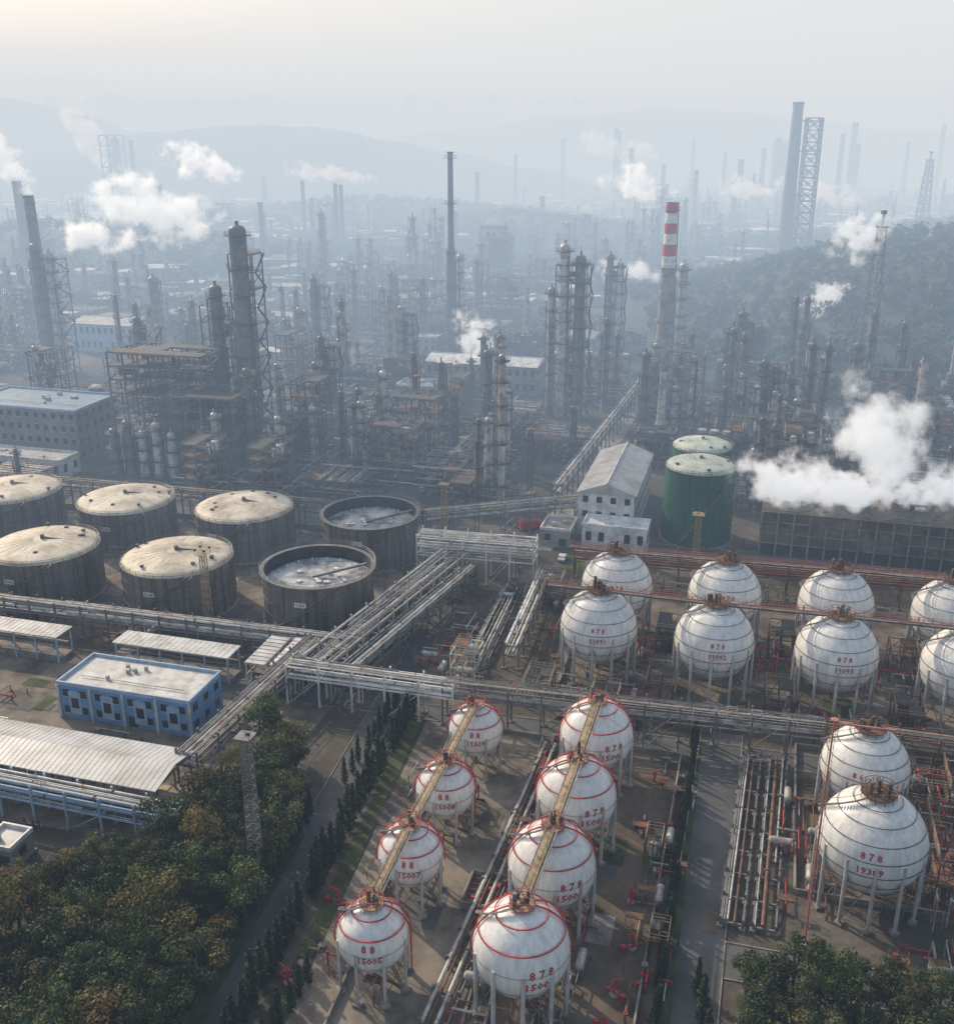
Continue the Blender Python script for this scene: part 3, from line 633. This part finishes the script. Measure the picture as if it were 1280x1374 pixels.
# ---------------------------------------------------------------- mid plant units
def unit(kind,rng):
    mb=MB(); mb.box(0,0,0,22,22,.12,'old_concrete')
    if kind==0:
        frame(mb,-3,0,14,10,rng.uniform(15,27),3,2,5,rng=rng,fill=.6); column(mb,8,2,1.3,rng.uniform(20,30),rng=rng); column(mb,8,7,.9,rng.uniform(14,24),'steel',3,rng); mb.drum(8,-6,2.8,1.1,6,'silver_pipe',1.57)
    elif kind==1:
        for i in range(4): column(mb,-8+5.3*i,rng.uniform(-2,5),rng.uniform(.8,1.7),rng.uniform(14,34),rng.choice(['silver_pipe','steel','steel']),4,rng)
        frame(mb,0,-6,18,7,10,3,1,3,rng=rng)
    elif kind==2:
        for i in range(4): mb.drum(rng.uniform(-4,4),-8+5*i,3,rng.uniform(.9,1.5),rng.uniform(7,11),rng.choice(['silver_pipe','white_panel','steel','rust']))
        frame(mb,0,0,20,6,8,4,1,2,rng=rng,fill=.2)
    elif kind==3:
        frame(mb,0,0,20,18,7.5,4,3,1,rng=rng,fill=.15,m='steel'); pipes(mb,0,0,16,20,14,7.7,rng); pipes(mb,0,0,16,20,10,4,rng,along='x'); column(mb,6,6,.9,18,'steel',3,rng)
    elif kind==4:
        for i in (-1,1):
            for j in (-1,1): r=rng.uniform(2.6,4); hh=rng.uniform(5,9); mb.cyl(i*5,j*5,0,r,hh,rng.choice(['tank_wall','steel','silver_pipe']),24); mb.dome(i*5,j*5,hh,r,.9,'tank_roof',24); mb.ring(i*5,j*5,hh+1,r,.06,'steel',16)
    elif kind==5:
        mb.box(-3,0,3,9,7,9,'steel'); [mb.box(-3+a,b_,0,.5,.5,3,'steel') for a in(-4,0,4) for b_ in(-3,3)]; mb.box(-3,0,12,5,4,3,'steel')
        mb.lathe(-3,0,[(1.5,15),(1.1,36)],'silver_pipe',14); frame(mb,6,0,7,12,15,2,2,4,rng=rng)
        for k in range(5): mb.box(-3,-3.6,4+k*1.6,9.2,.25,.2,'dark_steel')
    elif kind==6:
        frame(mb,0,4,18,8,12,4,1,2,rng=rng,fill=.8)
        for i in range(5): mb.cyl(-8+4*i,4,12.6,1.5,1.1,'silver_pipe',14)
        for i in range(3): mb.drum(-6+6*i,-6,2.4,1,5,'silver_pipe',1.57)
    for i in range(22):
        x=rng.uniform(-10,10);y=rng.uniform(-10,10); z=rng.uniform(2,9)
        mb.tube((x,-11,z),(x,11,z),rng.uniform(.1,.28),rng.choice(['silver_pipe','rust','steel'])) if i%2 else mb.tube((-11,y,z),(11,y,z),rng.uniform(.1,.28),rng.choice(['silver_pipe','ochre_paint','steel']))
    for i in range(24): mb.box(rng.uniform(-10,10),rng.uniform(-10,10),.12,rng.uniform(.6,2.2),rng.uniform(.6,2.2),rng.uniform(.6,2.6),rng.choice(['concrete','steel','silver_pipe','rust','rust','white_panel','ochre_paint']))
    return mb
UN={0:'process_structure',1:'column_unit',2:'vessel_unit',3:'pipe_manifold',4:'tank_group',5:'furnace_unit',6:'air_cooler_unit'}
UM=[(k,unit(k,R).mesh(UN[k])) for k in (0,0,0,0,1,1,1,1,1,2,3,3,3,5,5,6,4)]
res=[(-150,350,34,24),(-146,322,22,12),(40,283,20,30),(37,258,14,10),(59,264,18,16),(67,300,14,14),(118,248,60,14),(4,440,30,22),(-22,400,12,10),(-185,525,26,20),(78,432,9,9),(35,389,12,11),(-76,341,9,9),(-86,347,9,9),(-191,469,12,12),(-12,502,9,9),(165,439,12,12),(61,469,10,10),(-73,485,10,10),(-105,340,30,16)]
def hillz(x,y):
    return 48*math.exp(-.5*((x-275)/100)**2-.5*((y-600)/85)**2)+18*math.exp(-.5*((x-220)/42)**2-.5*((y-490)/50)**2)+22*math.exp(-.5*((x-45)/75)**2-.5*((y-1060)/60)**2)+30*math.exp(-.5*((x+330)/120)**2-.5*((y-850)/70)**2)+26*math.exp(-.5*((x-420)/110)**2-.5*((y-900)/90)**2)+24*math.exp(-.5*((x+120)/130)**2-.5*((y-1250)/80)**2)
canopy=[]
for i in range(-26,30):
    for j in range(0,34):
        a=-48+13+26*i+ (4 if i%3==0 else (-4 if i%3==2 else 0)); bb=272+13+26*j+(6 if j%4==0 else 0)
        x,y=site(a,bb)
        if y<284 or abs(x)>y*.5+40 or y>1050: continue
        if x<-15 and y<300: continue
        if j%4==3 and j>0 and R.random()<.4: continue
        if any(abs(x-q[0])<q[2]+6 and abs(y-q[1])<q[3]+6 for q in res): continue
        if hillz(x,y)>4: continue
        if y>480 and R.random()<(y-440)/800: 
            canopy.append((x,y)); continue
        if y>480 and R.random()<.3:
            building('factory_building',x,y,R.uniform(14,22),R.uniform(10,20),R.uniform(5,11),R.choice(['block_wall','block_wall','blue_light']),R.choice(['metal_roof','blue_roof','grey_roof','brown_roof','white_panel']),A,2,gable=R.choice((0,0,1.6)),units=2,trim='block_wall'); continue
        k,me=R.choice(UM); put(me,UN[k],x,y,0,A+R.randrange(4)*math.pi/2,(1,1,R.uniform(.8,1.3)))
mb=MB(); frame(mb,0,0,34,18,36,6,3,8,fill=.75,t=.45); put(mb,'process_structure',-102,341,0,A)
mb=MB(); frame(mb,0,0,22,14,26,4,2,6,fill=.7,t=.4); column(mb,13,0,1.5,34,'steel',5); put(mb,'process_structure',-84,322,0,A)
mb=MB(); 
for i in range(5): column(mb,i*5.2,0,1.6,14+3*(i%2),'silver_pipe' if i>1 else 'steel',3)
frame(mb,10,4,24,5,12,5,1,3,fill=.6); put(mb,'reactor_row',-116,321,0,A)
for u in [(-40,300),(-60,296),(-80,300),(-12,315),(-36,322),(-140,302),(84,290),(98,300),(116,290),(90,322),(122,320),(146,300),(150,330),(5,330),(-58,325),(2,290)]:
    k,me=R.choice(UM[:14]); put(me,UN[k],u[0],u[1],0,A+R.randrange(4)*math.pi/2,.85)
# ---------------------------------------------------------------- far field
mb=MB(); 
for i in range(2600):
    y=R.uniform(620,1000)*(1+2.2*R.random()**2); x=R.uniform(-.52,.52)*y
    hz=hillz(x,y)
    if hz>6: continue
    if noise.noise(Vector((x*.006,y*.004,3)))<-.12: continue
    s=R.choice((.7,1,1,1.5)); w,d,h=R.uniform(8,24)*s,R.uniform(6,16)*s,R.uniform(3,9)*(1+.3*s); a=A+R.choice((0,math.pi/2,.4))
    mb.box(x,y,hz,w,d,h,R.choice(['block_wall','steel','steel','rust'])); mb.box(x,y,hz+h,w*1.03,d*1.03,.5,R.choice(['metal_roof','white_panel','brown_roof','grey_roof','blue_roof','white_panel','metal_roof']))
    if R.random()<.35: mb.cyl(x+w*.3,y,hz+h,R.uniform(.6,1.6),R.uniform(8,26),'steel',8)
    if R.random()<.12: r=R.uniform(5,12); mb.cyl(x+w,y,hz,r,R.uniform(6,12),'silver_pipe',18)
put(mb,'distant_factory_district')
for i in range(80):
    y=R.uniform(600,1400); x=R.uniform(-.48,.48)*y
    if hillz(x,y)>4: continue
    k,me=UM[R.randrange(9)]; put(me,UN[k],x,y,0,A+R.randrange(4)*math.pi/2,(1.3,1.3,R.uniform(1.1,1.8)))
def leafcl(mb,x,y,z,r,n,s,ms,rng,flat=.8):
    for i in range(n):
        u=Vector((rng.gauss(0,1),rng.gauss(0,1),rng.gauss(0,1))).normalized(); k=r*(rng.random()**.4)
        c=Vector((x,y,z))+Vector((u.x*k,u.y*k,u.z*k*flat))
        nn=(u+Vector((rng.uniform(-.8,.8),rng.uniform(-.8,.8),rng.uniform(-.3,1.)))).normalized()
        t=nn.orthogonal().normalized(); t.rotate(Matrix.Rotation(rng.uniform(0,6.28),3,nn)); w=nn.cross(t); ss=s*rng.uniform(.6,1.3)
        q=[c+t*ss,c+w*ss*.6,c-t*ss*.8,c-w*ss*.7]
        mb.add([tuple(p) for p in q],[(0,1,2,3)],rng.choice(ms))
def forest(name,pts,rng,r0=3.5,n=26,s=1.5,ms=('far_leaf','leaf_dark','leaf_mid')):
    mb=MB()
    for (x,y) in pts:
        z=hillz(x,y); r=r0*rng.uniform(.7,1.35); leafcl(mb,x,y,z+r*1.1,r,n,s,ms,rng,.85); mb.tube((x,y,z-1),(x,y,z+r),.3,'bark',4)
    put(mb,name)
mb=MB(); nx,ny=110,90; vs=[];fs=[]
for j in range(ny):
    for i in range(nx):
        x=-650+1350*i/(nx-1); y=380+1150*j/(ny-1); z=hillz(x,y); z=z-1.2 if z<1.5 else z+noise.noise(Vector((x*.03,y*.03,0)))*2-.3
        vs.append((x,y,z))
for j in range(ny-1):
    for i in range(nx-1): a=j*nx+i; fs.append((a,a+1,a+nx+1,a+nx))
mb.add(vs,fs,'hill_ground',True); put(mb,'hill_terrain')
pts=[]
while len(pts)<3400:
    x,y=R.uniform(90,520),R.uniform(380,900)
    if hillz(x,y)>2.5: pts.append((x,y))
forest('hillside_trees',pts,R)
pts=[]
while len(pts)<1900:
    x,y=R.uniform(-560,500),R.uniform(700,1400)
    if hillz(x,y)>3 : pts.append((x,y))
forest('hillside_trees',pts,R,5,16,2.6)
pts=[]
for (x,y) in canopy:
    for k in range(14): pts.append((x+R.uniform(-12,12),y+R.uniform(-12,12)))
for k in range(300):
    y=R.uniform(650,1900); x=R.uniform(-.5,.5)*y; L=R.uniform(20,90)
    for q in range(8): pts.append((x+L*(R.random()-.5)*2,y+R.uniform(-8,8)))
forest('tree_belt',pts,R,4.5,16,2.4)
def ridge(name,Y,prof,wid,seed):
    mb=MB(); x0,x1=prof[0][0],prof[-1][0]; nx,ny=160,26; vs=[];fs=[]
    for j in range(ny):
        for i in range(nx):
            x=x0+(x1-x0)*i/(nx-1); f=-1+2*j/(ny-1)
            for (a,za),(b_,zb) in zip(prof,prof[1:]):
                if a<=x<=b_: t=(x-a)/(b_-a); t=t*t*(3-2*t); z=za+(zb-za)*t; break
            y=Y+f*wid
            zz=z*math.exp(-3*f*f)*(1+.05*noise.fractal(Vector((x*.004,y*.004,seed)),1,2,5))+noise.fractal(Vector((x*.02,y*.02,seed)),1,2,4)*3-8*abs(f)**3-3
            vs.append((x,y,zz))
    for j in range(ny-1):
        for i in range(nx-1): a=j*nx+i; fs.append((a,a+1,a+nx+1,a+nx))
    mb.add(vs,fs,'hill_ground',True); put(mb,name)
ridge('hill_ridge',2300,[(-2200,120),(-1500,180),(-1000,172),(-818,138),(-690,100),(-560,60),(-400,20)],500,1)
ridge('hill_ridge',1900,[(-900,60),(-660,80),(-559,106),(-368,115),(-241,110),(-127,88),(-50,70),(90,45),(250,10)],380,2)
ridge('hill_ridge',3800,[(-3200,120),(-1400,170),(-990,200),(-500,185),(0,160),(400,140),(900,120),(2500,90)],600,3)
ridge('hill_ridge',2700,[(-500,60),(0,112),(200,136),(480,156),(640,150),(800,120),(1020,106),(1280,112),(1700,130),(2400,80)],500,4)
mb=MB()
for i in range(60):
    x=R.gauss(-1500,350) if i%2 else R.gauss(-400,500); h=R.uniform(50,120); w=R.uniform(20,45)
    mb.box(x,4700+R.uniform(-100,100),60,w,w,h+60,'block_wall')
    mb.box(x,4700,60,w*.5,w*.5,h+75,'block_wall')
put(mb,'distant_city_skyline')
# ---------------------------------------------------------------- trees, foreground
def broadleaf(rng,ms):
    mb=MB(); H=rng.uniform(6.5,8.5); cr=rng.uniform(2.6,3.3)
    mb.tube((0,0,0),(.1,.1,H*.5),.26,'bark',7,.17)
    for i in range(13):
        t=i*2.4+rng.uniform(-.4,.4); rr=cr*rng.uniform(.35,.85); zz=H*rng.uniform(.5,.95)
        if i==0: rr=.2; zz=H*.98
        p=(rr*math.cos(t),rr*math.sin(t),zz); mb.tube((.1,.1,H*rng.uniform(.3,.5)),p,.11,'bark',5,.04)
        m=rng.choice(ms); leafcl(mb,*p,rng.uniform(.9,1.5),120,.2,[m,m,rng.choice(ms)],rng,.75)
    return mb.mesh('broadleaf_tree')
BT=[broadleaf(R,['leaf_dark','leaf_mid','leaf_mid']) for _ in range(3)]+[broadleaf(R,['leaf_mid','leaf_olive','leaf_dark']) for _ in range(4)]+[broadleaf(R,['leaf_olive','leaf_rust','leaf_mid']) for _ in range(2)]
def inside(x,y,P):
    c=False
    for i in range(len(P)):
        (a,b_),(d,e_)=P[i],P[i-1]
        if (b_>y)!=(e_>y) and x<(d-a)*(y-b_)/(e_-b_)+a: c=not c
    return c
def plant(P,n,mind,kinds,sc=(.8,1.25)):
    pts=[];bx=[p[0] for p in P];by=[p[1] for p in P];t=0
    while len(pts)<n and t<n*40:
        t+=1; x,y=R.uniform(min(bx),max(bx)),R.uniform(min(by),max(by))
        if inside(x,y,P) and all((x-a)**2+(y-b_)**2>mind*mind for a,b_ in pts):
            pts.append((x,y)); s=R.uniform(*sc); put(R.choice(kinds),'broadleaf_tree',x,y,0,R.uniform(0,6.28),(s,s,s*R.uniform(.8,1.2)))
sheet('forest_floor',[(-110,60),(-42,60),(-27,136),(-36,158),(-47,134),(-64,128),(-110,138)],.10,'grass')
plant([(-100,66),(-43,66),(-35,104),(-29,128),(-28,142),(-31,156),(-37,160),(-44,140),(-50,130),(-62,121),(-75,117),(-90,118),(-100,116)],330,3.0,BT,(.75,1.4))
sheet('forest_floor',[(28,60),(110,60),(110,92),(33,104)],.10,'grass')
plant([(28,75),(90,75),(90,95),(60,102),(34,105)],140,2.8,BT[:7],(.75,1.15))
def cypress(rng):
    mb=MB(); mb.tube((0,0,0),(0,0,4.6),.12,'bark',5,.03)
    for k in range(15):
        z=.5+k*.33; rad=.85*math.sin(min(1,(z+.6)/2.2)*1.57)*(1-((z)/5.8)**1.6)
        leafcl(mb,rng.uniform(-.1,.1),rng.uniform(-.1,.1),z,max(.12,rad),46,.17,['cypress_leaf','cypress_leaf','leaf_dark'],rng,.6)
    return mb.mesh('cypress_tree')
CY=[cypress(R) for _ in range(4)]
def row(p,q,n,sc,j=.25):
    for i in range(n):
        f=i/(n-1)
        if R.random()<.08: continue
        put(R.choice(CY),'cypress_tree',p[0]+(q[0]-p[0])*f+R.uniform(-j,j),p[1]+(q[1]-p[1])*f+R.uniform(-j,j),0,R.uniform(0,6),R.uniform(*sc))
row((-31,90),(-12.2,172),34,(1.15,1.7)); row((-27,90),(-22,106),8,(.9,1.3))
row((18.6,88),(39.5,163),54,(.65,1.1),.4); row((27.5,92),(28.2,104),4,(1.1,1.5)); row((-38,94),(-26.5,142),20,(.8,1.2),.5); row((-22,150),(-15,178),10,(.9,1.3),.5)
sheet('verge',[(-30,80),(-27.5,80),(-9.8,172),(-12.3,172)],.100,'grass'); sheet('verge',[(17.3,84),(19.8,84),(41,164),(38.6,164)],.104,'grass')
row((24,240),(42,236),8,(.3,.5),.8)
# ---------------------------------------------------------------- steam
# plume runs from its +x end (narrow, at the stack) to its -x end (wide, drifted)
def plume(x,y,z,rx,ry,rz,tilt=0.,seed=0.,dens=4.,grey=1.,nar=.35):
    bm=bmesh.new(); bmesh.ops.create_icosphere(bm,subdivisions=3,radius=1.); me=bpy.data.meshes.new('steam_plume'); bm.to_mesh(me); bm.free()
    m=bpy.data.materials.new('steam'); m.use_nodes=True; N=m.node_tree.nodes; L=m.node_tree.links; N.clear()
    def M(op,a,b=None,c=None):
        n=N.new('ShaderNodeMath'); n.operation=op
        for i,k in enumerate((a,b,c)):
            if k is None: continue
            if isinstance(k,(int,float)): n.inputs[i].default_value=k
            else: L.new(k,n.inputs[i])
        return n.outputs[0]
    out=N.new('ShaderNodeOutputMaterial'); tc=N.new('ShaderNodeTexCoord'); geo=N.new('ShaderNodeNewGeometry')
    rm=min(rx,ry,rz)
    n=N.new('ShaderNodeTexNoise'); n.noise_dimensions='4D'; n.inputs['W'].default_value=seed; n.inputs['Scale'].default_value=1.5/rm; n.inputs['Detail'].default_value=5; n.inputs['Roughness'].default_value=.66
    L.new(geo.outputs['Position'],n.inputs['Vector'])
    sx=N.new('ShaderNodeSeparateXYZ'); L.new(tc.outputs['Object'],sx.inputs[0])
    w=N.new('ShaderNodeMapRange'); w.inputs['From Min'].default_value=-.6; w.inputs['From Max'].default_value=1; w.inputs['To Min'].default_value=1; w.inputs['To Max'].default_value=nar; L.new(sx.outputs[0],w.inputs['Value'])
    yy=M('DIVIDE',sx.outputs[1],w.outputs[0]); zz=M('DIVIDE',sx.outputs[2],w.outputs[0])
    q=M('SQRT',M('ADD',M('ADD',M('MULTIPLY',sx.outputs[0],sx.outputs[0]),M('MULTIPLY',yy,yy)),M('MULTIPLY',zz,zz)))
    val=M('SUBTRACT',1.,q)
    d=M('ADD',M('MULTIPLY',val,1.45),M('MULTIPLY_ADD',n.outputs['Fac'],5.0,-3.05))
    mr=N.new('ShaderNodeMapRange'); mr.inputs['From Min'].default_value=0.; mr.inputs['From Max'].default_value=.8; mr.inputs['To Max'].default_value=dens/rm
    L.new(d,mr.inputs['Value'])
    ed=N.new('ShaderNodeMapRange'); ed.inputs['From Min'].default_value=0; ed.inputs['From Max'].default_value=.25; L.new(val,ed.inputs['Value'])
    mu=M('MULTIPLY',mr.outputs[0],ed.outputs[0])
    vs=N.new('ShaderNodeVolumeScatter'); vs.inputs['Color'].default_value=(.97*grey,.97*grey,.97*grey,1); vs.inputs['Anisotropy'].default_value=.3; L.new(mu,vs.inputs['Density'])
    em=N.new('ShaderNodeEmission'); em.inputs['Color'].default_value=(.95,.97,1,1); L.new(M('MULTIPLY',mu,.42*grey),em.inputs['Strength'])  # self-glow stands in for light scattered repeatedly inside the plume
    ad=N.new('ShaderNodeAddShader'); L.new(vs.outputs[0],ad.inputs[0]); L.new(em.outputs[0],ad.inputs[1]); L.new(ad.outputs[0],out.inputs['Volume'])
    me.materials.append(m)
    o=put(me,'steam_plume',x,y,z); o.scale=(rx,ry,rz); o.rotation_euler=(0,tilt,0)
PL=[(-207,480,92,26,10,14,.9,.8),(-490,1400,94,70,28,38,1.2,1),(-100,341,79,31,13,17,.2,1),(-86,350,93,19,8,9,.35,1),(-120,345,72,20,10,10,.1,1),(-190,1500,46,95,28,20,.12,1),(64,431,84,21,10,12,.35,1),(158,438,64,20,10,16,-.6,1),(166,500,30,18,9,13,-.5,1),
 (103,256,29,23,13,18,1.0,1),(83,254,19,22,10,11,.25,1),(122,250,18,18,9,9,.2,1),(134,250,26,20,9,14,.8,1),(320,1000,50,62,17,22,.15,1),(252,1020,52,36,14,17,.1,1),(2,438,20,19,8,13,.9,1),(172,1500,84,44,20,30,.4,1),(235,1550,76,34,20,22,.4,1),(98,650,22,34,13,13,.1,.95),(-258,520,84,24,10,14,.4,.9),(96,252,17,34,10,7,.05,.95)]
for i,p in enumerate(PL): plume(*p[:7],seed=i*3.7,grey=p[7],nar=.8 if i in (9,10,11,12,20) else .4)
# ---------------------------------------------------------------- haze (emission stands in for scattered light: thin near the camera, thick down the valley)
def haze(y0,y1,z0,z1,k,J,x=8800):
    m=bpy.data.materials.new('haze_glow'); MATS['haze_glow']=m; m.use_nodes=True; N=m.node_tree.nodes;L=m.node_tree.links;N.clear()
    out=N.new('ShaderNodeOutputMaterial'); ab=N.new('ShaderNodeVolumeAbsorption'); em=N.new('ShaderNodeEmission'); ad=N.new('ShaderNodeAddShader')
    sg=tuple(s*k for s in (.00085,.00100,.0012)); D=.006; ab.inputs['Color'].default_value=tuple(1-s/D for s in sg)+(1,); ab.inputs['Density'].default_value=D
    em.inputs['Color'].default_value=tuple(s*j/D for s,j in zip(sg,J))+(1,); em.inputs['Strength'].default_value=D
    L.new(ab.outputs[0],ad.inputs[0]);L.new(em.outputs[0],ad.inputs[1]);L.new(ad.outputs[0],out.inputs['Volume'])
    try: m.cycles.homogeneous_volume=True
    except Exception: pass
    mb=MB(); mb.box(0,(y0+y1)/2,z0,2*x,y1-y0,z1-z0,'haze_glow'); put(mb,'glowing_haze_layer')
haze(-1200,225,-5,165,.28,(.46,.51,.57))
haze(225.1,420,-5,165,1.3,(.60,.67,.74))
haze(420.1,900,-5,165,1.6,(.67,.735,.79))
haze(900.1,11000,-5,165,1.35,(.80,.825,.84))
haze(-1200,11000,165.1,500,.42,(1.04,1.02,.97))  # upper layer added, its own glow whitens the sky
# ---------------------------------------------------------------- light & sky & camera
el=math.radians(31); az=math.radians(-43)
sd=Vector((math.sin(az)*math.cos(el),math.cos(az)*math.cos(el),math.sin(el)))
l=bpy.data.lights.new('sun','SUN'); l.energy=5.; l.angle=math.radians(.5); l.color=(1,.91,.76)
so=bpy.data.objects.new('sun',l); bpy.context.scene.collection.objects.link(so); so.rotation_euler=sd.to_track_quat('Z','Y').to_euler(); so.location=(0,0,400)
w=bpy.data.worlds.new('World'); bpy.context.scene.world=w; w.use_nodes=True; N=w.node_tree.nodes; bg=N['Background']
sk=N.new('ShaderNodeTexSky'); sk.sky_type='NISHITA'; sk.sun_disc=False; sk.sun_elevation=el; sk.sun_rotation=az; sk.dust_density=4.; sk.air_density=1.
w.node_tree.links.new(sk.outputs[0],bg.inputs['Color']); bg.inputs['Strength'].default_value=.14
cam=bpy.data.cameras.new('camera'); cam.sensor_fit='HORIZONTAL'; cam.sensor_width=36; cam.lens=36*1400/1280; cam.clip_start=1; cam.clip_end=30000
co=bpy.data.objects.new('camera',cam); bpy.context.scene.collection.objects.link(co); co.location=(0,0,104); co.rotation_euler=(math.radians(90-20.12),0,0)
bpy.context.scene.camera=co
vsx=bpy.context.scene.view_settings; vsx.view_transform='Standard'; vsx.look='None'; vsx.exposure=0
